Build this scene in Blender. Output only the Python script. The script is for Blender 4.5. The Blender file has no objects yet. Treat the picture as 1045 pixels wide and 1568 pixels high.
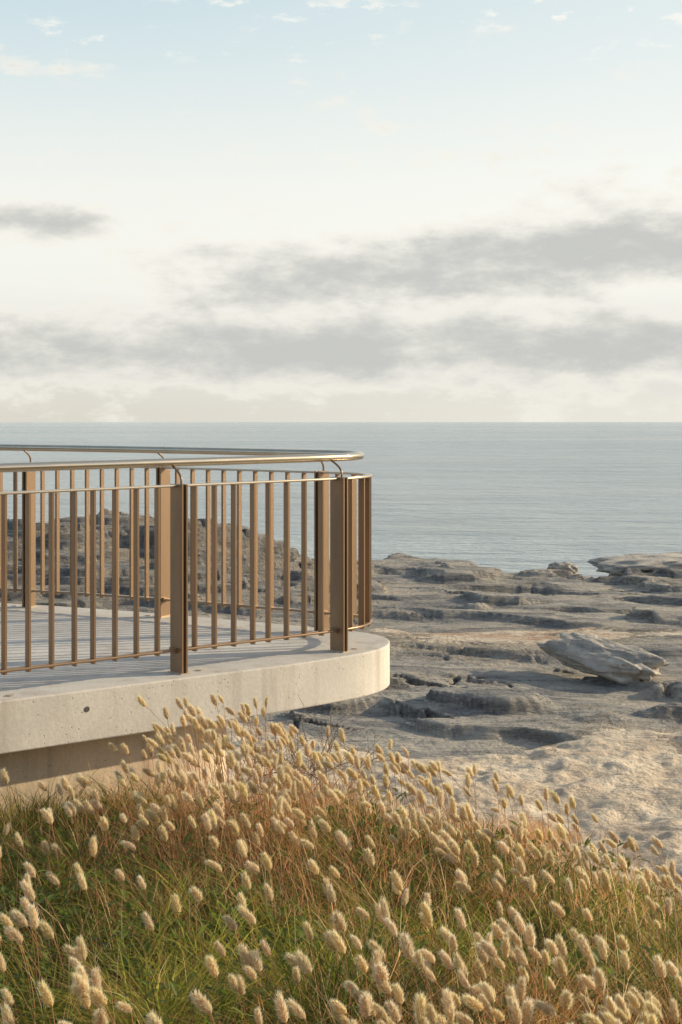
import bpy, math, random
import numpy as np
from mathutils import Vector
random.seed(7); rng=np.random.default_rng(7)
scene=bpy.context.scene
scene.view_settings.view_transform='Standard'
try: scene.view_settings.look='None'
except Exception: pass
scene.view_settings.exposure=0
SUN_EL=math.radians(20); SUN_AZ=math.radians(76)   # azimuth from +Y toward +X

# ------------------------------------------------------------ helpers
def link(o,parent=None):
    scene.collection.objects.link(o)
    if parent: o.parent=parent
    return o
def empty(name):
    e=bpy.data.objects.new(name,None); e.empty_display_size=.2; return link(e)
def mesh_np(name,verts,faces_list,mat=None,parent=None,smooth=False,colors=None):
    me=bpy.data.meshes.new(name)
    verts=np.asarray(verts,dtype=np.float32)
    me.vertices.add(len(verts)); me.vertices.foreach_set('co',verts.ravel())
    loops=np.concatenate([f.ravel() for f in faces_list]).astype(np.int32)
    tot=np.concatenate([np.full(len(f),f.shape[1]) for f in faces_list]).astype(np.int32)
    st=np.concatenate([[0],np.cumsum(tot)[:-1]]).astype(np.int32)
    me.loops.add(len(loops)); me.loops.foreach_set('vertex_index',loops)
    me.polygons.add(len(tot)); me.polygons.foreach_set('loop_start',st)
    try: me.polygons.foreach_set('loop_total',tot)
    except Exception: pass
    if smooth: me.polygons.foreach_set('use_smooth',np.ones(len(tot),dtype=bool))
    me.update(calc_edges=True)
    if colors is not None:
        a=me.color_attributes.new('Col','FLOAT_COLOR','POINT')
        c=np.ones((len(verts),4),dtype=np.float32); c[:,:3]=colors[:,:3]
        a.data.foreach_set('color',c.ravel())
    if mat: me.materials.append(mat)
    return link(bpy.data.objects.new(name,me),parent)

class Perlin:
    def __init__(s,seed):
        r=np.random.default_rng(seed); s.p=np.tile(r.permutation(256),3)
        a=r.random(256)*2*np.pi; s.g=np.stack([np.cos(a),np.sin(a)],-1)
    def __call__(s,x,y):
        x=np.asarray(x,float);y=np.asarray(y,float)
        xi=np.floor(x).astype(int);yi=np.floor(y).astype(int);xf=x-xi;yf=y-yi
        xi&=255;yi&=255
        u=xf**3*(xf*(xf*6-15)+10);v=yf**3*(yf*(yf*6-15)+10)
        def gr(i,j,dx,dy):
            g=s.g[s.p[s.p[(xi+i)&255]+((yi+j)&255)]]; return g[...,0]*dx+g[...,1]*dy
        a=gr(0,0,xf,yf);b=gr(1,0,xf-1,yf);c=gr(0,1,xf,yf-1);d=gr(1,1,xf-1,yf-1)
        return ((a+(b-a)*u)+((c+(d-c)*u)-(a+(b-a)*u))*v)*1.5
    def fbm(s,x,y,o=4):
        t=0;a=1;m=0
        for i in range(o):
            t=t+a*s(x*2**i+i*17.3,y*2**i+i*9.1);m+=a;a*=.5
        return t/m
P1,P2,P3,P4=Perlin(1),Perlin(2),Perlin(3),Perlin(4)
_r=np.random.default_rng(99);JX=_r.random((256,256));JY=_r.random((256,256));JV=_r.random((256,256));JT=_r.random((256,256))-.5
def worley(x,y):
    xi=np.floor(x).astype(int);yi=np.floor(y).astype(int)
    f1=np.full(x.shape,9.);f2=np.full(x.shape,9.);val=np.zeros(x.shape)
    for i in (-1,0,1):
        for j in (-1,0,1):
            a=(xi+i)&255;b=(yi+j)&255
            dx=xi+i+JX[a,b]-x;dy=yi+j+JY[a,b]-y;d=np.sqrt(dx*dx+dy*dy)
            cl=d<f1
            f2=np.where(cl,f1,np.minimum(f2,d));val=np.where(cl,JV[a,b]-.5-dx*JT[a,b]*1.2-dy*JT[b,a]*1.2,val);f1=np.where(cl,d,f1)
    return val,f2-f1
def sst(a,b,x):
    t=np.clip((x-a)/(b-a),0,1);return t*t*(3-2*t)

# ------------------------------------------------------------ material helpers
def mat_new(name):
    m=bpy.data.materials.new(name);m.use_nodes=True
    nt=m.node_tree;b=nt.nodes['Principled BSDF'];return m,nt,b
def N(nt,t,**k):
    n=nt.nodes.new(t)
    for a,v in k.items(): setattr(n,a,v)
    return n
def L(nt,a,b): nt.links.new(a,b)
def math_(nt,op,a,b=None,c=None,clamp=False):
    n=nt.nodes.new('ShaderNodeMath');n.operation=op;n.use_clamp=clamp
    for i,v in enumerate((a,b,c)):
        if v is None: continue
        if hasattr(v,'links'): nt.links.new(v,n.inputs[i])
        else: n.inputs[i].default_value=v
    return n.outputs[0]
def mapr(nt,v,a,b,c=0,d=1,smooth=True):
    n=nt.nodes.new('ShaderNodeMapRange')
    if smooth:n.interpolation_type='SMOOTHSTEP'
    nt.links.new(v,n.inputs[0])
    for i,x in enumerate((a,b,c,d)): n.inputs[i+1].default_value=x
    return n.outputs[0]
def mix(nt,f,a,b,blend='MIX'):
    n=nt.nodes.new('ShaderNodeMix');n.data_type='RGBA';n.blend_type=blend
    def s(sock,v):
        if hasattr(v,'links'): nt.links.new(v,sock)
        elif isinstance(v,(int,float)): sock.default_value=v
        else: sock.default_value=(*v[:3],1)
    s(n.inputs[0],f);s(n.inputs[6],a);s(n.inputs[7],b);return n.outputs[2]
def noise(nt,vec,scale,detail=4,rough=.55):
    n=nt.nodes.new('ShaderNodeTexNoise');n.inputs['Scale'].default_value=scale
    n.inputs['Detail'].default_value=detail;n.inputs['Roughness'].default_value=rough
    if vec is not None: nt.links.new(vec,n.inputs['Vector'])
    return n.outputs[0]
def mapping(nt,vec,scale=(1,1,1),rot=(0,0,0),loc=(0,0,0)):
    n=nt.nodes.new('ShaderNodeMapping');n.inputs['Scale'].default_value=scale
    n.inputs['Rotation'].default_value=rot;n.inputs['Location'].default_value=loc
    nt.links.new(vec,n.inputs['Vector']);return n.outputs[0]
def bump(nt,h,strength,dist,prev=None):
    n=nt.nodes.new('ShaderNodeBump');n.inputs['Strength'].default_value=strength
    n.inputs['Distance'].default_value=dist;nt.links.new(h,n.inputs['Height'])
    if prev is not None: nt.links.new(prev,n.inputs['Normal'])
    return n.outputs[0]
def objpos(nt):
    g=nt.nodes.new('ShaderNodeNewGeometry');return g.outputs['Position'],g

# ------------------------------------------------------------ materials
def m_concrete(name,c1,c2,stain=0.0):
    m,nt,b=mat_new(name);p,_=objpos(nt)
    n1=noise(nt,p,2.2,6,.6);n2=noise(nt,p,60,3,.6)
    col=mix(nt,mapr(nt,n1,.3,.7),c1,c2)
    col=mix(nt,mapr(nt,n2,.35,.65,0,.25),col,(c1[0]*.6,c1[1]*.6,c1[2]*.6))
    v=N(nt,'ShaderNodeTexVoronoi');v.inputs['Scale'].default_value=42;L(nt,p,v.inputs['Vector'])
    pit=mapr(nt,v.outputs['Distance'],.10,.19,1,0)
    gate=mapr(nt,noise(nt,p,9,2),.46,.58)
    pit=math_(nt,'MULTIPLY',pit,gate)
    col=mix(nt,math_(nt,'MULTIPLY',pit,.7),col,(.12,.11,.10))
    if stain:
        s=noise(nt,mapping(nt,p,(9,9,.6)),1.0,5,.6)
        col=mix(nt,mapr(nt,s,.45,.75,0,stain),col,(.20,.15,.10))
    L(nt,col,b.inputs['Base Color']);b.inputs['Roughness'].default_value=.75
    h=math_(nt,'SUBTRACT',n2,math_(nt,'MULTIPLY',pit,1.5))
    L(nt,bump(nt,h,.35,.004),b.inputs['Normal']);return m
M_slab=m_concrete('concrete_slab',(.67,.63,.57),(.55,.52,.47),.35)
M_wall=m_concrete('concrete_wall',(.80,.64,.46),(.68,.54,.39),.45)
def m_metal(name,c1,c2,met,ro):
    m,nt,b=mat_new(name);p,_=objpos(nt)
    n1=noise(nt,mapping(nt,p,(6,6,2)),1,4,.6)
    L(nt,mix(nt,mapr(nt,n1,.3,.7),c1,c2),b.inputs['Base Color'])
    b.inputs['Metallic'].default_value=met
    L(nt,mapr(nt,n1,.3,.7,ro-.03,ro+.06),b.inputs['Roughness']);return m
M_bronze=m_metal('bronze_paint',(.335,.222,.135),(.255,.168,.10),.45,.33)
M_hand=m_metal('brushed_tube',(.66,.57,.44),(.58,.50,.39),.95,.22)
M_rail=m_metal('rail_flat',(.62,.53,.41),(.52,.44,.34),.7,.30)
M_dark,_,_b=mat_new('drain_dark');_b.inputs['Base Color'].default_value=(.08,.07,.06,1)

def m_ground():
    m,nt,b=mat_new('ground_rock_sand');p,g=objpos(nt)
    a=N(nt,'ShaderNodeVertexColor');a.layer_name='Col'
    sp=N(nt,'ShaderNodeSeparateColor');L(nt,a.outputs['Color'],sp.inputs[0])
    sand,brown,soil=sp.outputs[0],sp.outputs[1],sp.outputs[2]
    px=N(nt,'ShaderNodeSeparateXYZ');L(nt,p,px.inputs[0])
    pr=mapping(nt,p,(.5,1.8,6),(0,0,math.radians(24)))
    n1=noise(nt,pr,1.0,6,.60);n2=noise(nt,p,.6,5,.6);n3=noise(nt,p,9,5,.66)
    n4=noise(nt,mapping(nt,p,(.7,5,14),(0,0,math.radians(20))),1.0,6,.66)
    n5=noise(nt,mapping(nt,p,(.7,1.6,1)),1.0,6,.66)
    rock=mix(nt,mapr(nt,n1,.38,.62),(.33,.315,.30),(.64,.58,.49))
    rock=mix(nt,mapr(nt,n4,.53,.65,0,.70),rock,(.15,.15,.155))
    rock=mix(nt,mapr(nt,n2,.46,.64,0,.6),rock,(.72,.61,.47))
    rock=mix(nt,mapr(nt,n5,.57,.69,0,.6),rock,(.17,.165,.17))
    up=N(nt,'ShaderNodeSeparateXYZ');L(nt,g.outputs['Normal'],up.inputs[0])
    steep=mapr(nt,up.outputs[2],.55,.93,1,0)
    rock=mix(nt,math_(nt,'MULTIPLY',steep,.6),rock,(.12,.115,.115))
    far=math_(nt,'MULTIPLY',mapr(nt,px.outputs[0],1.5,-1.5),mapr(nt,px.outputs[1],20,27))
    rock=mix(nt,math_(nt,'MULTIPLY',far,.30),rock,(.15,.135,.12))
    sc=mix(nt,mapr(nt,noise(nt,p,1.6,6,.65),.35,.65),(.60,.475,.345),(.80,.675,.51))
    sc=mix(nt,mapr(nt,noise(nt,p,24,5,.7),.5,.68,0,.5),sc,(.40,.29,.20))
    sb=math_(nt,'ADD',sand,math_(nt,'MULTIPLY',math_(nt,'SUBTRACT',n3,.5),.9))
    col=mix(nt,mapr(nt,sb,.35,.65),rock,sc)
    bb=math_(nt,'ADD',brown,math_(nt,'MULTIPLY',math_(nt,'SUBTRACT',noise(nt,p,4,6,.7),.5),1.8))
    col=mix(nt,mapr(nt,bb,.5,.8,0,.75),col,(.44,.25,.14))
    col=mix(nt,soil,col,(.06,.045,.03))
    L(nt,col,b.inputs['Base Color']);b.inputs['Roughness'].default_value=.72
    b.inputs['Specular IOR Level'].default_value=.4
    rk=math_(nt,'SUBTRACT',1.0,mapr(nt,sb,.35,.65,0,.7))
    h=math_(nt,'ADD',math_(nt,'MULTIPLY',n4,1.3),math_(nt,'ADD',math_(nt,'MULTIPLY',n3,.2),math_(nt,'MULTIPLY',n5,.9)))
    b1=bump(nt,math_(nt,'MULTIPLY',h,rk),1.0,.30)
    b2=bump(nt,noise(nt,p,10,6,.62),.9,.06,b1)
    L(nt,b2,b.inputs['Normal']);return m
M_ground=m_ground()
def m_rock(name):
    m,nt,b=mat_new(name);p,g=objpos(nt)
    n1=noise(nt,mapping(nt,p,(1.2,1.2,14)),1,6,.65);n3=noise(nt,p,11,5,.65)
    c=mix(nt,mapr(nt,n1,.35,.65),(.32,.295,.265),(.68,.60,.49))
    c=mix(nt,mapr(nt,n3,.50,.68,0,.45),c,(.20,.185,.17))
    L(nt,c,b.inputs['Base Color']);b.inputs['Roughness'].default_value=.85
    h=math_(nt,'ADD',n1,math_(nt,'MULTIPLY',n3,.5))
    L(nt,bump(nt,h,.9,.12),b.inputs['Normal']);return m
M_rock=m_rock('sandstone')
M_pale,nt,b=mat_new('pale_stone');p,_=objpos(nt)
L(nt,mix(nt,mapr(nt,noise(nt,p,9,5),.35,.65),(.62,.57,.52),(.42,.39,.37)),b.inputs['Base Color']);b.inputs['Roughness'].default_value=.85
L(nt,bump(nt,noise(nt,p,40,5),.5,.02),b.inputs['Normal'])

def m_sea():
    m,nt,b=mat_new('sea_water');p,_=objpos(nt)
    n1=noise(nt,mapping(nt,p,(.45,1.0,1),(0,0,math.radians(8))),.9,6,.70)
    n2=noise(nt,mapping(nt,p,(.35,1.0,1),(0,0,math.radians(-12))),.18,6,.66)
    n3=noise(nt,mapping(nt,p,(.4,1,1)),.035,4,.6)
    n4=noise(nt,mapping(nt,p,(.3,1,1)),.006,4,.6)
    c=mix(nt,mapr(nt,n3,.35,.65),(.27,.35,.385),(.42,.49,.50))
    c=mix(nt,mapr(nt,n2,.52,.68,0,.45),c,(.13,.20,.23))
    L(nt,c,b.inputs['Base Color']);b.inputs['IOR'].default_value=1.33
    L(nt,mapr(nt,math_(nt,'ADD',math_(nt,'MULTIPLY',n3,.5),math_(nt,'MULTIPLY',n4,.5)),.38,.62,.06,.26),b.inputs['Roughness'])
    x=bump(nt,n1,1.0,.38);x=bump(nt,n2,1.0,1.2,x)
    L(nt,x,b.inputs['Normal']);return m
M_sea=m_sea()

def m_veg(name,tr=.4,ro=.6,trcol=1.3):
    m,nt,b=mat_new(name);a=N(nt,'ShaderNodeVertexColor');a.layer_name='Col'
    L(nt,a.outputs['Color'],b.inputs['Base Color']);b.inputs['Roughness'].default_value=ro
    b.inputs['Specular IOR Level'].default_value=.3
    t=N(nt,'ShaderNodeBsdfTranslucent')
    L(nt,mix(nt,1.0,a.outputs['Color'],(trcol,trcol,trcol*.9),'MULTIPLY'),t.inputs['Color'])
    s=N(nt,'ShaderNodeMixShader');s.inputs[0].default_value=tr
    L(nt,b.outputs[0],s.inputs[1]);L(nt,t.outputs[0],s.inputs[2])
    L(nt,s.outputs[0],nt.nodes['Material Output'].inputs['Surface']);return m
M_grass=m_veg('grass_blades',.45,.42,2.1);M_fluff=m_veg('seed_head_fluff',.5,.8,1.1);M_leaf=m_veg('weed_leaf',.4,.42,2.0)
M_twig,nt,b=mat_new('dry_twig');p,_=objpos(nt)
L(nt,mix(nt,noise(nt,p,20),(.10,.07,.05),(.22,.16,.11)),b.inputs['Base Color'])

# ------------------------------------------------------------ terrain
def bank_z(x,y):
    yy=np.clip(y,0,8)
    z=-1.60-.035*(yy-3)
    z=z-np.where(x>0,.22*np.minimum(x,4),-.035*np.maximum(x,-4))*yy/5.0
    z=z+.06*P1.fbm(x*.9,y*.9,3)+.05*P3.fbm(x*2.1,y*2.1,2)
    z=z+np.where(y<0,.9*sst(0,-12,y)+4*sst(-8,-45,y),0)  # unseen rise behind the camera, added to darken what the railing reflects
    z=z-.07*sst(-.3,-1.0,x)*sst(4.6,6.2,y)
    return z
def crest(x):
    return 6.0+1.9*sst(-.45,-1.3,x)+.25*P2(x*1.1,x*0+3.3)-.15*np.clip(x,0,4)
TH=math.radians(22)
def raw_low(x,y):
    base=-3.0-.033*(y-10)
    wx=x+1.1*P1.fbm(x*.4,y*.4+7,3);wy=y+.9*P2.fbm(x*.4+5,y*.4,3)
    xr=wx*math.cos(TH)-wy*math.sin(TH);yr=wx*math.sin(TH)+wy*math.cos(TH)
    R=sst(12.6,15.2,y+2.6*P1(x*.30+4,y*.2)+.8*P3(x*.8,y*.6)-.25*np.clip(x-1,0,3))
    soft=np.exp(-(((x-2.4)/3.0)**2+((y-22.4)/1.9)**2))
    n=P2.fbm(xr*.10+3,yr*.34+1,3)
    rel=(n*.60+.06)*R*(1-.85*soft)
    rel=rel+.22*sst(4.2,2.5,x)*sst(28,33,y)
    ridge=1.30*sst(0.6,-4.0,x+1.2*P3(x*.3,y*.3))*np.exp(-((y-32-.35*x)/4.2)**2)*(1+.6*P3.fbm(x*.45,y*.5,3))
    ridge=ridge+.35*sst(-.3,-2.5,x)*np.exp(-((y-22)/3.5)**2)
    H=base+rel+ridge
    k=np.clip(R*(1-.8*soft),0,1)
    gate=.6*sst(-.05,.4,P4.fbm(x*.25+3,y*.4,2))+.18
    wv,we=worley(xr*.42,yr*1.05)
    H=H+k*gate*(.17*wv-.07*sst(.09,.0,we))
    wv,we=worley(xr*1.1+31,yr*2.4+11)
    H=H+k*gate*(.035*wv-.02*sst(.12,.0,we))
    st=.165;u=H/st+.8*P4.fbm(xr*.20,yr*.42,3)+.02*yr;f=u-np.floor(u)
    H=H+st*(sst(.70,1.0,f)-f)*.90*k
    st=.055;u=H/st+1.2*P3.fbm(xr*.30+9,yr*.8,3);f=u-np.floor(u)
    H=H+st*(sst(.6,1.0,f)-f)*.75*k
    H=H+R*(.035*P3.fbm(xr*.7,yr*2.0,4)+.014*P4.fbm(xr*1.8,yr*6,3))*(1-.6*soft)
    H=H+(1-R)*(.08*P3.fbm(x*2.6,y*2.6,3)+.09*P1(x*.8,y*.8))
    ys=37.5+1.6*P1(x*.22+9,y*0+.5)+1.0*P2(x*.8,y*0)-1.6*sst(3.2,4.6,x)*sst(9,6,x)
    H=H-(H+6.5)*sst(0,1.3,y-ys)
    return H,R,soft,ridge
def terrain(x,y):
    x=np.asarray(x,float);y=np.asarray(y,float)
    low,R,soft,ridge=raw_low(x,y);b=bank_z(x,y)
    t=sst(0,3.0,y-crest(x))
    return b*(1-t)+low*t
def make_ground():
    na,nr=860,900
    s=np.linspace(-1,1,na);az=np.radians(20*s+160*s**5)
    q=np.linspace(0,1,nr)
    r=np.where(q<.15,.25*np.exp(np.log(8/.25)*q/.15),8*np.exp(np.log(90/8.)*(q-.15)/.85))
    A,Rr=np.meshgrid(az,r);X=Rr*np.sin(A);Y=Rr*np.cos(A)
    low,R,soft,ridge=raw_low(X,Y);b=bank_z(X,Y);t=sst(0,3.0,Y-crest(X));Z=b*(1-t)+low*t
    v=np.stack([X,Y,Z],-1).reshape(-1,3)
    i=np.arange(nr-1)[:,None]*na+np.arange(na-1)[None,:]
    f=np.stack([i,i+1,i+na+1,i+na],-1).reshape(-1,4)
    flat=np.clip(1-R,0,1)
    sand=np.clip(flat+.75*soft+.55*sst(.1,.4,P4.fbm(X*.25+8,Y*.5,3))*(Y<27),0,1)
    brown=np.exp(-(((X-2.2)/1.9)**2+((Y-22.9)/1.0)**2))*.85+np.exp(-(((X-1.3)/.9)**2+((Y-9.6)/.8)**2))*.6+.30*sst(.1,.45,P3.fbm(X*.4+2,Y*.7,3))
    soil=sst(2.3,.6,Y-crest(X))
    c=np.stack([sand,brown,soil],-1).reshape(-1,3)
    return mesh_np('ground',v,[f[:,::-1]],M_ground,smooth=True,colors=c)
make_ground()

SEA=-4.45
rs=[20,60,200,1000,6000,40000];K=64
v=[(0,0,SEA)];f3=[];f4=[]
for r in rs:
    for k in range(K):
        a=2*math.pi*k/K;v.append((r*math.cos(a),r*math.sin(a),SEA))
for k in range(K): f3.append((0,1+k,1+(k+1)%K))
for j in range(len(rs)-1):
    for k in range(K):
        a=1+j*K+k;b_=1+j*K+(k+1)%K;f4.append((a,a+K,b_+K,b_))
mesh_np('sea',v,[np.array(f3),np.array(f4)],M_sea)

# ------------------------------------------------------------ railing + platform
def catmull(pts,n=40):
    pts=[np.array(p,float) for p in pts];out=[]
    P=[2*pts[0]-pts[1]]+pts+[2*pts[-1]-pts[-2]]
    for i in range(1,len(P)-2):
        p0,p1,p2,p3=P[i-1:i+3]
        t0=0;t1=t0+np.linalg.norm(p1-p0)**.5;t2=t1+np.linalg.norm(p2-p1)**.5;t3=t2+np.linalg.norm(p3-p2)**.5
        for t in np.linspace(t1,t2,n,endpoint=False):
            A1=(t1-t)/(t1-t0)*p0+(t-t0)/(t1-t0)*p1;A2=(t2-t)/(t2-t1)*p1+(t-t1)/(t2-t1)*p2;A3=(t3-t)/(t3-t2)*p2+(t-t2)/(t3-t2)*p3
            B1=(t2-t)/(t2-t0)*A1+(t-t0)/(t2-t0)*A2;B2=(t3-t)/(t3-t1)*A2+(t-t1)/(t3-t1)*A3
            out.append((t2-t)/(t2-t1)*B1+(t-t1)/(t2-t1)*B2)
    out.append(pts[-1]);return np.array(out)
ctrl=[(-4.2,4.25),(-2.4,5.78),(-1.61,6.43),(-.815,7.09),(-.023,7.756),(.10,7.90),(.158,8.10),(.115,8.30),(-.119,8.475),(-1.14,9.1),(-2.12,9.59),(-4.6,10.5)]
raw=catmull(ctrl)
seg=np.r_[0,np.cumsum(np.linalg.norm(np.diff(raw,axis=0),axis=1))]
STEP=.02;ss=np.arange(0,seg[-1],STEP)
path=np.stack([np.interp(ss,seg,raw[:,0]),np.interp(ss,seg,raw[:,1])],-1)
for _ in range(6): path[1:-1]=(path[:-2]+path[1:-1]*2+path[2:])/4
tan=np.gradient(path,axis=0);tan/=np.linalg.norm(tan,axis=1)[:,None]
nor=np.stack([tan[:,1],-tan[:,0]],-1)   # outward
DECK=-1.25
def ztop(d,z0): return z0+.0125*(d-7.1)
rail=empty('metal_railing');plat=empty('lookout_platform')
def sweep(name,off,zfun,prof,mat,parent,smooth=False):
    c=path+nor*off;n=len(c);k=len(prof);V=[]
    for i in range(n):
        z=zfun(c[i,1])
        for (a,h) in prof: V.append((c[i,0]+nor[i,0]*a,c[i,1]+nor[i,1]*a,z+h))
    F=[]
    for i in range(n-1):
        for j in range(k): F.append((i*k+j,(i+1)*k+j,(i+1)*k+(j+1)%k,i*k+(j+1)%k))
    return mesh_np(name,V,[np.array(F)],mat,parent,smooth)
circ=[(.0215*math.cos(a),.0215*math.sin(a)) for a in np.linspace(0,2*math.pi,16,endpoint=False)]
def rect(w,h,r=.002):
    w/=2;h/=2
    return [(-w+r,-h),(w-r,-h),(w,-h+r),(w,h-r),(w-r,h),(-w+r,h),(-w,h-r),(-w,-h+r)]
ZH=-.2035;ZT=-.318;ZB=-1.135
sweep('handrail',-.045,lambda d:ztop(d,ZH),circ,M_hand,rail,True)
sweep('top_rail',0,lambda d:ztop(d,ZT),rect(.045,.012),M_rail,rail)
sweep('bottom_rail',0,lambda d:ZB,rect(.046,.012),M_bronze,rail)
BV=[];BF=[]
def addbox(V,F,c,t,n,w,d,z0,z1,ch=.0015):
    pr=[(-w/2+ch,-d/2),(w/2-ch,-d/2),(w/2,-d/2+ch),(w/2,d/2-ch),(w/2-ch,d/2),(-w/2+ch,d/2),(-w/2,d/2-ch),(-w/2,-d/2+ch)]
    s=len(V)
    for z in (z0,z1):
        for a,b in pr: V.append((c[0]+t[0]*a+n[0]*b,c[1]+t[1]*a+n[1]*b,z))
    for j in range(8): F.append([s+j,s+(j+1)%8,s+8+(j+1)%8,s+8+j])
    F.append([s+7-j for j in range(8)]);F.append([s+8+j for j in range(8)])
def from_py(name,V,F,mat,parent=None,smooth=False):
    me=bpy.data.meshes.new(name);me.from_pydata(V,[],F);me.update();me.materials.append(mat)
    if smooth: me.polygons.foreach_set('use_smooth',[True]*len(me.polygons))
    return link(bpy.data.objects.new(name,me),parent)
def idx_near(p): return int(np.argmin(np.linalg.norm(path-np.array(p),axis=1)))
posts=[(-3.2,5.1),(-2.4,5.78),(-1.61,6.43),(-.815,7.09),(-.023,7.756),(-.119,8.475),(-1.14,9.1),(-2.12,9.59),(-3.2,9.98)]
pi=[idx_near(p) for p in posts]
PV=[];PF=[];SV=[];SF=[];FV=[];FF=[]
def tube(V,F,pts,r,k=8):
    pts=[Vector(p) for p in pts];s=len(V)
    for i,p in enumerate(pts):
        d=(pts[min(i+1,len(pts)-1)]-pts[max(i-1,0)]).normalized()
        a=d.orthogonal().normalized() if i==0 else (a-d*a.dot(d)).normalized()
        b=d.cross(a);rr=r[i] if isinstance(r,(list,tuple)) else r
        for j in range(k):
            an=2*math.pi*j/k;V.append(tuple(p+a*math.cos(an)*rr+b*math.sin(an)*rr))
    for i in range(len(pts)-1):
        for j in range(k): F.append([s+i*k+j,s+i*k+(j+1)%k,s+(i+1)*k+(j+1)%k,s+(i+1)*k+j])
    F.append([s+k-1-j for j in range(k)]);F.append([s+(len(pts)-1)*k+j for j in range(k)])
for i in pi:
    c,t,n=path[i],tan[i],nor[i];zt=ztop(c[1],ZT)+.012
    for sgn in (-1,1):
        addbox(PV,PF,c+t*sgn*.0135+n*.012,t,n,.011,.105,DECK-.001,zt-.004)
    addbox(PV,PF,c+n*.012,t,n,.0155,.070,DECK,zt-.012)
    addbox(FV,FF,c+n*.012,t,n,.06,.12,DECK-.002,DECK+.006)
    cc=c+t*.12+n*.02
    addbox(FV,FF,cc,t,n,.035,.035,DECK-.002,DECK+.006,.01)
    addbox(PV,PF,c+n*.0,t,n,.07,.052,ZB-.013,ZB+.013)
    zh=ztop(c[1],ZH);pts=[]
    for q in np.linspace(0,1,8):
        o=.03-.075*q+.03*math.sin(q*math.pi);z=zt-.02+(zh-.018-zt+.02)*(q**.8)
        pts.append((c[0]+n[0]*o,c[1]+n[1]*o,z))
    tube(SV,SF,pts,.006)
from_py('posts',PV,PF,M_bronze,rail);from_py('brackets',SV,SF,M_bronze,rail,True);from_py('base_plates',FV,FF,M_rail,rail)
bounds=sorted(pi)
for a,b in zip(bounds[:-1],bounds[1:]):
    ln=(b-a)*STEP;k=max(1,round(ln/.118))
    for j in range(1,k):
        i=int(a+(b-a)*j/k);c,t,n=path[i],tan[i],nor[i]
        addbox(BV,BF,c,t,n,.0135,.036,ZB-.018,ztop(c[1],ZT)-.005)
from_py('balusters',BV,BF,M_bronze,rail)

off=np.interp(np.arange(len(path)),[0,idx_near((-1.61,6.43)),idx_near((-.4,7.44)),idx_near((.158,8.1)),idx_near((-1.1,9.1)),len(path)],[.09,.10,.165,.13,.14,.14])
outl=path+nor*off[:,None]
for _ in range(30): outl[1:-1]=(outl[:-2]+outl[1:-1]*2+outl[2:])/4
def prism(name,outline,z0,z1,mat,parent,bev=.008,segs=2):
    n=len(outline);V=[(x,y,z0) for x,y in outline]+[(x,y,z1) for x,y in outline]
    F=[[i,(i+1)%n,n+(i+1)%n,n+i] for i in range(n)]
    F.append(list(range(n-1,-1,-1)));F.append(list(range(n,2*n)))
    o=from_py(name,V,F,mat,parent)
    md=o.modifiers.new('bevel','BEVEL');md.width=bev;md.segments=segs;md.limit_method='ANGLE';md.angle_limit=math.radians(50)
    return o
o2=outl[::3]
prism('deck_slab',[tuple(p) for p in o2],-1.49,DECK,M_slab,plat)
def wl():
    sx,sy=.64*.15,-.77*.15
    A=[(-4.9,4.12),(-3.4,5.35),(-1.78,6.66),(-1.0,7.22)]
    nose=catmull([(-1.0,7.22),(-.80,7.38),(-.70,7.56),(-.76,7.78),(-.98,7.95)],10)
    B=[(-2.2,8.6),(-4.9,9.6)]
    return [(p[0]+sx,p[1]+sy) for p in A[:-1]+[tuple(p) for p in nose]]+B
prism('support_wall',wl(),-3.4,-1.4915,M_wall,plat,.01)
i=int(np.argmin([abs((p[0]/p[1])-((132-522.5)/2178))+ (10 if p[1]>8 else 0) for p in outl]))
c=outl[i];n=nor[i];WV=[];WF=[]
z=-(1086-646)/2178*c[1]
tube(WV,WF,[(c[0]-n[0]*.01,c[1]-n[1]*.01,z),(c[0]+n[0]*.002,c[1]+n[1]*.002,z)],.013,20)
from_py('weep_hole',WV,WF,M_dark,plat)

# ------------------------------------------------------------ rocks
def rock(name,loc,size,rotz,seed,mat,tilt=0,sub=5,amp=.35,strata=.14):
    import bmesh
    bm=bmesh.new();bmesh.ops.create_icosphere(bm,subdivisions=sub,radius=1)
    me=bpy.data.meshes.new(name);bm.to_mesh(me);bm.free()
    co=np.empty(len(me.vertices)*3,dtype=np.float32);me.vertices.foreach_get('co',co);co=co.reshape(-1,3).astype(float)
    P=Perlin(seed);x,y,z=co.T
    m=np.power(np.abs(x)**3.2+np.abs(y)**3.2+np.abs(z)**3.2,1/3.2);co=co/m[:,None];x,y,z=co.T
    d=1+amp*(P.fbm(x*1.1+z*.5+5,y*1.1+z*.8,3)+.3*P(x*4+z*2,y*4-z))
    lay=np.floor(z/ strata*.5+.4*P(x*1.2,y*1.2));d=d*(1+.10*P(lay*3.7,x*.9+y*.7)+.05*P(lay*1.3+x*3,y*3))
    co=co*d[:,None]*np.array(size)/1.0
    me.vertices.foreach_set('co',co.astype(np.float32).ravel())
    me.polygons.foreach_set('use_smooth',[True]*len(me.polygons));me.update();me.materials.append(mat)
    o=bpy.data.objects.new(name,me);o.location=loc;o.rotation_euler=(tilt[0],tilt[1],rotz) if tilt else (0,0,rotz)
    return link(o)
def tz(x,y): return float(terrain(np.array([x]),np.array([y]))[0])
bz=float(terrain(np.array([3.2,3.4,3.6,3.8]),np.array([19.2,18.6,18.2,17.9])).mean())
rock('boulder',(3.42,18.6,bz+.23),(.86,.34,.18),math.radians(-58),11,M_rock,tilt=(.25,.10))
rock('rock_outcrop',(9.4,38.5,-3.84),(2.4,1.5,.28),math.radians(4),12,M_rock,tilt=(0,-.06))
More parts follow.
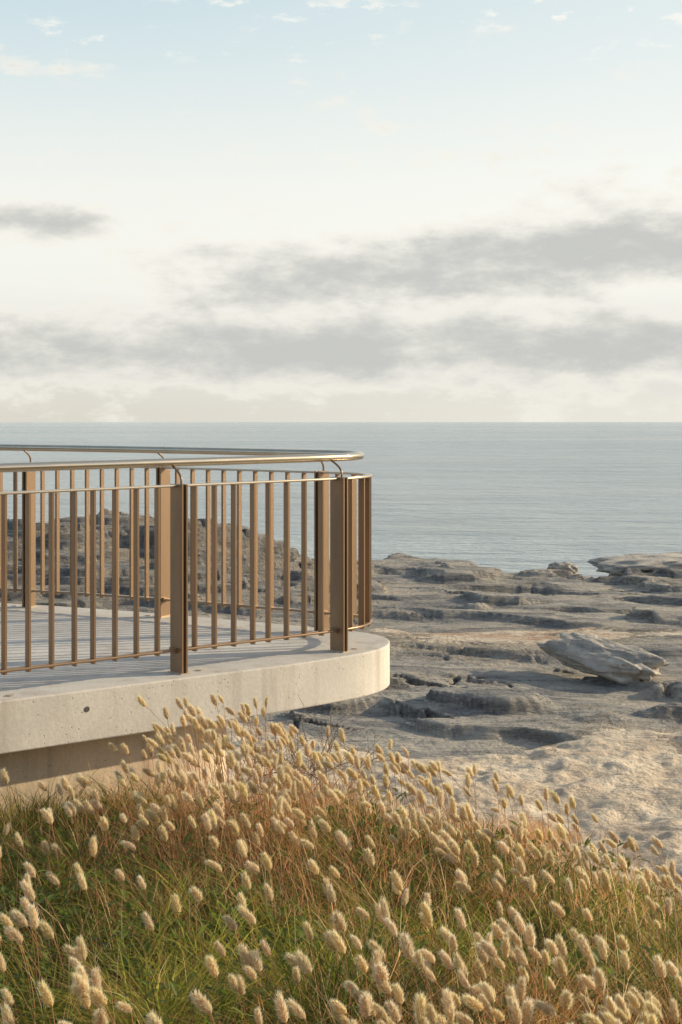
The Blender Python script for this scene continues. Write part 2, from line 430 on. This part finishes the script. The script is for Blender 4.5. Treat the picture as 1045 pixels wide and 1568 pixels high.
rock('rock_outcrop',(9.2,38.3,-4.3),(1.4,1.2,.5),.3,13,M_rock)
rock('boulder',(5.6,36.0,-3.76),(.36,.3,.18),0,14,M_rock)
def rubble():
    import bmesh
    bm=bmesh.new();bmesh.ops.create_icosphere(bm,subdivisions=2,radius=1)
    bm.verts.ensure_lookup_table();sv=np.array([v.co[:] for v in bm.verts]);sf=np.array([[v.index for v in f.verts] for f in bm.faces]);bm.free()
    V=[];F=[];o=0
    for k in range(520):
        x=random.gauss(.12,.36);y=random.uniform(6.6,10.6);s=random.uniform(.03,.10)*(1 if random.random()<.8 else 1.6)
        P=Perlin(100+k%12);d=1+.45*P(sv[:,0]*1.3+k,sv[:,1]*1.3+sv[:,2])
        vv=sv*d[:,None]*np.array([s,s*random.uniform(.7,1.2),s*random.uniform(.45,.8)])
        a=random.random()*6;R=np.array([[math.cos(a),-math.sin(a),0],[math.sin(a),math.cos(a),0],[0,0,1]])
        vv=vv@R.T+np.array([x,y,tz(x,y)+s*.25]);V.append(vv);F.append(sf+o);o+=len(sv)
    mesh_np('rubble_stones',np.concatenate(V),[np.concatenate(F)],M_pale)
rubble()

# ------------------------------------------------------------ vegetation
def strips(base,dirh,length,lean,width,col,coltip,nseg=3,bendp=1.8,root_shade=.45):
    n=len(base);V=np.zeros((n,2*nseg+1,3));C=np.zeros((n,2*nseg+1,3))
    th=rng.random(n)*2*np.pi;wv=np.stack([np.cos(th),np.sin(th)*.6,np.zeros(n)],-1)
    for s in range(nseg+1):
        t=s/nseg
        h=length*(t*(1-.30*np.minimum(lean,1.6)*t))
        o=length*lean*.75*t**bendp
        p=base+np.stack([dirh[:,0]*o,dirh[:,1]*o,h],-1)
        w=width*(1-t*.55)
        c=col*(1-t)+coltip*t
        if s==0: c=c*root_shade  # blade base colour darkened to paint in the shade between stems
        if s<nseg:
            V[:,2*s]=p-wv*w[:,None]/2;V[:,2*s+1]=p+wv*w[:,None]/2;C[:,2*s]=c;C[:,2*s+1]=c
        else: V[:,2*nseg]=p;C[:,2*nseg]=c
    k=2*nseg+1;o=(np.arange(n)*k)[:,None]
    quads=[np.concatenate([o+2*s,o+2*s+1,o+2*s+3,o+2*s+2],1) for s in range(nseg-1)]
    tri=np.concatenate([o+2*nseg-2,o+2*nseg-1,o+2*nseg],1)
    return V.reshape(-1,3),C.reshape(-1,3),quads,tri
def scatter(n,y0,y1,marg=.45,k=.27):
    y=y0+(y1-y0)*rng.random(n*3)**.85
    x=(rng.random(n*3)*2-1)*(k*y1+marg)
    ok=np.abs(x)<k*y+marg;x=x[ok][:n];y=y[ok][:n];return x,y
def offwall(x,y,m=0): return ~((x<-.5)&(y>6.38+(x+1.86)*.72-m))
GREEN=np.array([[.028,.046,.012],[.066,.094,.018],[.125,.155,.026],[.25,.25,.05]])
DRY=np.array([[.54,.30,.14],[.46,.21,.10],[.68,.50,.28],[.32,.15,.07]])
def grass():
    n=120000;x,y=scatter(n,2.0,7.6)
    cr=crest(x);lim=sst(.9,.0,y-cr);keep=rng.random(len(x))<lim
    keep&=offwall(x,y,.02)
    x,y=x[keep],y[keep];n=len(x)
    m=700;cy=2.0+5.4*rng.random(m);cx=(rng.random(m)*2-1)*(.27*cy+.45)
    ci=rng.integers(0,m,n)
    inc=rng.random(n)<.86
    rr=.085*np.sqrt(-2*np.log(rng.random(n)+1e-6))*.8;aa=rng.random(n)*2*np.pi
    nx=cx[ci]+rr*np.cos(aa);ny=cy[ci]+rr*np.sin(aa)
    x=np.where(inc,nx,x);y=np.where(inc,ny,y)
    chh=(.45+1.15*rng.random(m))[ci];ccol=rng.random(m)[ci];cdry=rng.random(m)[ci]
    keep=offwall(x,y,.02)&(y-crest(x)<.8)
    x,y,inc,rr,aa,chh,ccol,cdry=[q[keep] for q in (x,y,inc,rr,aa,chh,ccol,cdry)];n=len(x)
    patch=P1.fbm(x*1.3+3,y*1.3,3);pd=P2.fbm(x*1.1+7,y*1.1,3)
    z=terrain(x,y);base=np.stack([x,y,z-.02],-1)
    dp=.20+1.1*pd+.30*sst(4.8,6.0,y)*sst(-.16,-.08,x/y)+.45*sst(-.12,-.2,x/y)*sst(3.4,2.7,y)
    dp=np.clip(dp+np.where(inc,(cdry-.5)*1.1,0),.06,.9)
    dry=rng.random(n)<dp
    lv=np.clip(1.4+4*patch+np.where(inc,(ccol-.5)*3.6,0)+rng.normal(0,.6,n),0,3).astype(int)
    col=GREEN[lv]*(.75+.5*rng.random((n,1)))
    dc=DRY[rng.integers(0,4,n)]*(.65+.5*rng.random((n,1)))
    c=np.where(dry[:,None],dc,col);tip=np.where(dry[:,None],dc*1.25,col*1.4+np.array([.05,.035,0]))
    a=np.where(inc,aa+rng.normal(0,.5,n),rng.random(n)*2*np.pi);dh=np.stack([np.cos(a)-.25,np.sin(a)*.9],-1)
    ln=(.10+.13*rng.random(n))*np.where(inc,chh*1.12,.5)*np.where(dry,1.15,1.0)
    ln*=.7+.3*sst(.4,-.6,y-crest(x))
    ln*=1+.25*sst(.0,.35,pd)
    lean=np.where(inc,.3+.5*rr/.085,.4)+.8*rng.random(n)**1.4
    w=np.where(dry,.0021,.0048)*(.6+.7*rng.random(n))
    V,C,q,t=strips(base,dh,ln,lean,w,c,tip,3,root_shade=.22)
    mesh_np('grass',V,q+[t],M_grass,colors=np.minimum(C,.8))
grass()

def bunny():
    Vs=[];Cs=[];Fq=[];Ft=[];off=0
    pts=[]
    def add(n,fn):
        for k in range(n): pts.append(fn())
    def frus(y0,y1,x0=-.29,x1=.29):
        y=random.uniform(y0,y1);return random.uniform(x0,x1)*y,y
    def clus(y0,y1,x0,x1,nc,per,sp):
        for k in range(nc):
            cx,cy=frus(y0,y1,x0,x1)
            for j in range(random.randint(2,per)): pts.append((cx+random.gauss(0,sp),cy+random.gauss(0,sp*1.3)))
    add(110,lambda:frus(2.6,6.2))
    clus(2.6,5.6,-.28,.28,32,7,.15)
    clus(2.5,4.0,-.02,.28,48,8,.13)
    clus(2.5,3.6,-.28,-.05,12,7,.12)
    add(200,lambda:(lambda y:(random.gauss(-.08,.05)*y,y))(random.uniform(4.9,6.6)))
    add(190,lambda:(lambda y:(random.uniform(-.08,.10)*y,y))(random.uniform(5.0,6.9)))
    add(90,lambda:(lambda y:(random.uniform(.08,.25)*y,y))(random.uniform(4.8,6.3)))
    pts2=[p for p in pts if p[1]<crest(np.array(p[0]))+.5 and not (p[0]<-.5 and p[1]>5.9+(p[0]+1.86)*.72)]
    P=np.array(pts2);n=len(P);x,y=P.T;z=terrain(x,y)
    tall=np.exp(-((x/y+.085)/.045)**2)*sst(4.6,5.4,y)
    ln=.19+.15*rng.random(n)+.22*tall*rng.random(n)**.7+.05*sst(5,6,y)
    ln=ln*np.where(x>.75,.92,1.0)
    lean=.05+.55*rng.random(n)**1.5
    a=np.pi+rng.normal(0,.8,n);dh=np.stack([np.cos(a),np.sin(a)*.8],-1)
    nseg=6
    base=np.stack([x,y,z-.02],-1)
    sc=np.array([.54,.33,.18])*np.ones((n,1))*(.7+.6*rng.random((n,1)))
    def pos(t): 
        h=ln*(t*(1-.15*lean*t));o=ln*lean*.8*t**2.2
        return base+np.stack([dh[:,0]*o,dh[:,1]*o,h],-1)
    for ax in (0,1):
        V=np.zeros((n,2*(nseg+1),3))
        for s in range(nseg+1):
            p=pos(s/nseg);w=.0010
            wv=np.array([w,0,0]) if ax==0 else np.array([0,w,0])
            V[:,2*s]=p-wv;V[:,2*s+1]=p+wv
        k=2*(nseg+1);o=(np.arange(n)*k)[:,None]+off
        for s in range(nseg): Fq.append(np.concatenate([o+2*s,o+2*s+1,o+2*s+3,o+2*s+2],1))
        Vs.append(V.reshape(-1,3));Cs.append(np.repeat(sc,k,0));off+=n*k
    tip=pos(1.0);d=tip-pos(.93);d/=np.linalg.norm(d,axis=1)[:,None]
    d=d+np.stack([-.45*rng.random(n)+.03,rng.normal(0,.15,n),np.zeros(n)],-1);d/=np.linalg.norm(d,axis=1)[:,None]
    H=[]
    for vv in range(6):
        r=np.random.default_rng(50+vv);TV=[];TC=[];TQ=[];TT=[]
        ns,nk=9,9
        Lh,Rh=1.0,.18
        def prof(t): return Rh*(math.sin(math.pi*min(max(t,.02),.98)))**.5*(1-.15*t)
        for s in range(ns+1):
            t=s/ns;rad=prof(t)
            for k in range(nk):
                an=2*math.pi*k/nk+s*.3;rr=rad*(1+.10*r.normal())
                TV.append((rr*math.cos(an),rr*math.sin(an),t*Lh));q=.82+.2*r.random();TC.append((.74*q,.57*q,.35*q))
        for s in range(ns):
            for k in range(nk):TQ.append((s*nk+k,s*nk+(k+1)%nk,(s+1)*nk+(k+1)%nk,(s+1)*nk+k))
        for h in range(440):
            t=r.random()*.98+.01;an=r.random()*2*math.pi
            rad=prof(t)*.85
            e=np.array([math.cos(an),math.sin(an),0]);p=e*rad+np.array([0,0,t*Lh])
            g=e*(.70+.25*r.normal())+np.array([0,0,.78+.35*t])+r.normal(0,.12,3);g/=np.linalg.norm(g)
            l=.16+.11*r.random();wv=np.cross(g,r.normal(0,1,3));wv/=np.linalg.norm(wv);w=.0095
            b=len(TV);TV+= [tuple(p-wv*w),tuple(p+wv*w),tuple(p+g*l)];q=.92+.2*r.random()
            TC+=[(.90*q,.75*q,.52*q)]*2+[(.98*q,.95*q,.82*q)];TT.append((b,b+1,b+2))
        H.append((np.array(TV),np.array(TC),np.array(TQ),np.array(TT)))
    size=(.041+.020*rng.random(n))
    for i in range(n):
        tv,tc,tq,tt=H[i%6];w=d[i];u=np.cross(w,[0,1,.3]);u/=np.linalg.norm(u);v=np.cross(w,u)
        a0=rng.random()*6.28;ca,sa=math.cos(a0),math.sin(a0);u,v=u*ca+v*sa,-u*sa+v*ca
        R=np.stack([u,v,w],0);fat=.92+.32*rng.random()
        L0=tv*np.array([fat,fat,1])*size[i]
        L0[:,0]+=.16*(L0[:,2]**2)/size[i]*rng.normal()
        q=np.array([1,.97+.05*rng.random(),.86+.18*rng.random()])*(.86+.24*rng.random())
        Vs.append(L0@R+tip[i]);Cs.append(np.minimum(tc*q,.96));Fq.append(tq+off);Ft.append(tt+off);off+=len(tv)
    mesh_np('bunny_tail_grass',np.concatenate(Vs),[np.concatenate(Fq),np.concatenate(Ft)],M_fluff,colors=np.concatenate(Cs))
    print('heads',n)
bunny()

def dry_stems():
    n=12000;x,y=scatter(n,2.2,7.4);cr=crest(x)
    keep=(rng.random(len(x))<sst(.8,0,y-cr))&offwall(x,y,.05)
    dens=.22+.78*np.exp(-((x/y+.02)/.09)**2)*sst(4.4,5.4,y)+.7*sst(-.08,-.17,x/y)*sst(3.7,2.8,y)+.25*sst(.08,.2,x/y)
    keep&=rng.random(len(x))<dens
    x,y=x[keep],y[keep];n=len(x);z=terrain(x,y);base=np.stack([x,y,z-.02],-1)
    c=np.array([[.58,.29,.17],[.62,.38,.21],[.46,.22,.12],[.74,.56,.35]])[rng.integers(0,4,n)]*(.8+.4*rng.random((n,1)))
    a=np.pi+rng.normal(0,1.1,n);dh=np.stack([np.cos(a),np.sin(a)*.8],-1)
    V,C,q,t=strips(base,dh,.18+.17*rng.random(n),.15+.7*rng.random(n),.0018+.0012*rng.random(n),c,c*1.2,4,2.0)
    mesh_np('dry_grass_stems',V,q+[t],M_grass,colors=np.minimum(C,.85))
dry_stems()

def weeds():
    V=[];C=[];Q=[];o=0
    for k in range(420):
        if k%6==0: y=random.uniform(5,6.2);x=random.uniform(-.1,.25)*y
        elif k%6<3: y=random.uniform(3.6,6.0);x=random.uniform(-.28,-.06)*y
        else: y=random.uniform(2.5,5.8);x=random.uniform(-.27,.27)*y
        if x<-.5 and y>6.2+(x+1.86)*.72-.2: continue
        z=tz(x,y)+random.uniform(.04,.15)
        for l in range(random.randint(8,18)):
            a=random.random()*6.28;el=random.uniform(.1,1.1);d=np.array([math.cos(a)*math.cos(el),math.sin(a)*math.cos(el),math.sin(el)])
            sd=np.cross(d,[0,0,1]);sd/=np.linalg.norm(sd);ln=random.uniform(.02,.05);w=ln*random.uniform(.28,.5)
            up=np.cross(sd,d);b=np.array([x,y,z])+d*.01+np.array([random.gauss(0,.05),random.gauss(0,.05),random.gauss(0,.025)])
            prof=[0.15,.8,1,.75,.1];q=random.uniform(.6,1.3)
            for s,pw in enumerate(prof):
                t=s/4;cc=b+d*ln*t-up*ln*.25*t*t
                V+= [cc-sd*w*pw*.5+up*w*.12,cc-up*w*.05,cc+sd*w*pw*.5+up*w*.12];C+=[(.13*q,.17*q,.03*q)]*3
            for s in range(4):
                for j in (0,1):Q.append((o+s*3+j,o+s*3+j+1,o+s*3+j+4,o+s*3+j+3))
            o+=15
    mesh_np('broadleaf_weeds',np.array(V),[np.array(Q)],M_leaf,smooth=True,colors=np.array(C))
weeds()

def beach_grass():
    n=5000
    cl=rng.integers(0,7,n)
    cs=np.array([(1.05,9.6),(1.3,9.9),(.8,9.3),(.95,10.2),(1.45,10.4),(-.1,10.5),(.25,9.0)])
    x=cs[cl,0]+rng.normal(0,.16,n);y=cs[cl,1]+rng.normal(0,.2,n)
    base=np.stack([x,y,terrain(x,y)-.02],-1);c=np.array([.42,.26,.13])*(.6+.8*rng.random((n,1)))
    a=rng.random(n)*6.28;dh=np.stack([np.cos(a)-.3,np.sin(a)],-1)
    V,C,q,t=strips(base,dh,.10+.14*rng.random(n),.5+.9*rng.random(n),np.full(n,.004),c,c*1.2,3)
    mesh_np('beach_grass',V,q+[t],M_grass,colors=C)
beach_grass()

def shrub():
    V=[];F=[]
    def br(p,d,l,r,dep):
        pts=[p];dd=d.copy()
        for s in range(4):
            dd=(dd+Vector((random.gauss(0,.18),random.gauss(0,.18),random.gauss(0,.12)))).normalized();pts.append(pts[-1]+dd*l/4)
        tube(V,F,pts,[r*(1-.12*i) for i in range(5)],5)
        if dep>0:
            for k in range(3):
                q=pts[random.randint(2,4)];nd=(dd+Vector((random.gauss(0,.6),random.gauss(0,.5),random.gauss(0.05,.4)))).normalized()
                br(q,nd,l*.68,r*.6,dep-1)
    for k in range(13):
        x=random.uniform(-.45,-.0);y=random.uniform(6.4,6.9)
        br(Vector((x,y,tz(x,y)-.03)),Vector((random.uniform(-.5,.6),random.gauss(0,.3),1.3)).normalized(),.27,.005,3)
    from_py('dead_shrub',V,F,M_twig)
shrub()

# ------------------------------------------------------------ world / sun
w=bpy.data.worlds.new('World');scene.world=w;w.use_nodes=True;nt=w.node_tree
for n in list(nt.nodes): nt.nodes.remove(n)
out=N(nt,'ShaderNodeOutputWorld');bg=N(nt,'ShaderNodeBackground');STR=.14;bg.inputs['Strength'].default_value=STR
L(nt,bg.outputs[0],out.inputs[0])
sky=N(nt,'ShaderNodeTexSky');sky.sky_type='NISHITA';sky.sun_disc=False;sky.sun_elevation=SUN_EL;sky.sun_rotation=SUN_AZ
sky.dust_density=1.5;sky.air_density=1.0;sky.altitude=0
tc=N(nt,'ShaderNodeTexCoord');sx=N(nt,'ShaderNodeSeparateXYZ');L(nt,tc.outputs['Generated'],sx.inputs[0])
X,Y,Z=sx.outputs
hyp=math_(nt,'SQRT',math_(nt,'ADD',math_(nt,'MULTIPLY',X,X),math_(nt,'MULTIPLY',Y,Y)))
v=math_(nt,'DIVIDE',Z,math_(nt,'MAXIMUM',hyp,.001))
az=math_(nt,'ARCTAN2',X,Y)
cb=N(nt,'ShaderNodeCombineXYZ');L(nt,az,cb.inputs[0]);L(nt,v,cb.inputs[1])
P=cb.outputs[0]
def S(c): return tuple(k/STR for k in c)
nA=noise(nt,mapping(nt,P,(7,20,1),loc=(2.3,.7,0)),1.0,5,.56)
nB=noise(nt,mapping(nt,P,(24,52,1),loc=(5.1,3,0)),1.0,6,.62)
nC=noise(nt,mapping(nt,P,(5,40,1),loc=(1,8,0)),1.0,4,.5)
def band(v0,slope,wd,a0,a1,a2=None,a3=None):
    c=math_(nt,'SUBTRACT',v,math_(nt,'ADD',v0,math_(nt,'MULTIPLY',az,slope)))
    q=math_(nt,'DIVIDE',c,wd);g=math_(nt,'EXPONENT',math_(nt,'MULTIPLY',math_(nt,'MULTIPLY',q,q),-1.0))
    g=math_(nt,'MULTIPLY',g,mapr(nt,az,a0,a1))
    if a2 is not None: g=math_(nt,'MULTIPLY',g,mapr(nt,az,a2,a3,1,0))
    return g
bands=[band(.102,.085,.033,-.22,-.0),band(.052,.0,.028,-.35,-.05),band(.139,0,.014,-.5,-.25,-.19,-.14),band(.048,0,.025,-.9,-.3,-.15,-.02)]
tot=bands[0]
for b_ in bands[1:]: tot=math_(nt,'MAXIMUM',tot,b_)
nz=math_(nt,'ADD',math_(nt,'MULTIPLY',math_(nt,'SUBTRACT',nA,.5),1.2),math_(nt,'MULTIPLY',math_(nt,'SUBTRACT',nB,.5),1.4))
dens=math_(nt,'ADD',math_(nt,'MULTIPLY',tot,.95),nz)
front=mapr(nt,Y,-.3,.5)
col=sky.outputs[0]
haze=math_(nt,'MULTIPLY',mapr(nt,v,.05,1.0,.92,.25),mapr(nt,front,0,1,.22,1,False))
hz=mix(nt,mapr(nt,v,.0,.07),S((.77,.73,.64)),S((.97,.965,.89)))
hz=mix(nt,mapr(nt,v,.14,.32),hz,S((.68,.83,.865)))
hz=mix(nt,mapr(nt,az,-.25,.35,0,.45),hz,S((1.08,1.06,.97)))
col=mix(nt,haze,col,hz)
lo=math_(nt,'MULTIPLY',mapr(nt,nC,.2,.55),band(.048,0,.034,-4,-3.9))
col=mix(nt,math_(nt,'MULTIPLY',lo,.75),col,S((.66,.66,.625)))
f1=mapr(nt,dens,.10,.40);col=mix(nt,math_(nt,'MULTIPLY',f1,.65),col,S((.93,.90,.81)))
f2=mapr(nt,dens,.28,1.05);col=mix(nt,math_(nt,'MULTIPLY',f2,.92),col,S((.555,.565,.545)))
pf=math_(nt,'MULTIPLY',mapr(nt,nB,.54,.66),math_(nt,'MULTIPLY',mapr(nt,v,.235,.275),mapr(nt,nC,.42,.6)))
col=mix(nt,math_(nt,'MULTIPLY',pf,.85),col,S((1.0,.98,.90)))
L(nt,col,bg.inputs['Color'])

sl=bpy.data.lights.new('sun','SUN');sl.energy=5.0;sl.angle=math.radians(.6);sl.color=(1,.83,.57)
so=link(bpy.data.objects.new('sun',sl))
sd=Vector((math.cos(SUN_EL)*math.sin(SUN_AZ),math.cos(SUN_EL)*math.cos(SUN_AZ),math.sin(SUN_EL)))
so.rotation_euler=(-sd).to_track_quat('-Z','Y').to_euler();so.location=sd*30

cd=bpy.data.cameras.new('camera');cd.lens=50;cd.sensor_width=36;cd.sensor_fit='AUTO';cd.shift_y=-.088
cd.clip_start=.05;cd.clip_end=60000
co=link(bpy.data.objects.new('camera',cd));co.location=(0,0,0);co.rotation_euler=(math.radians(90),0,0)
scene.camera=co
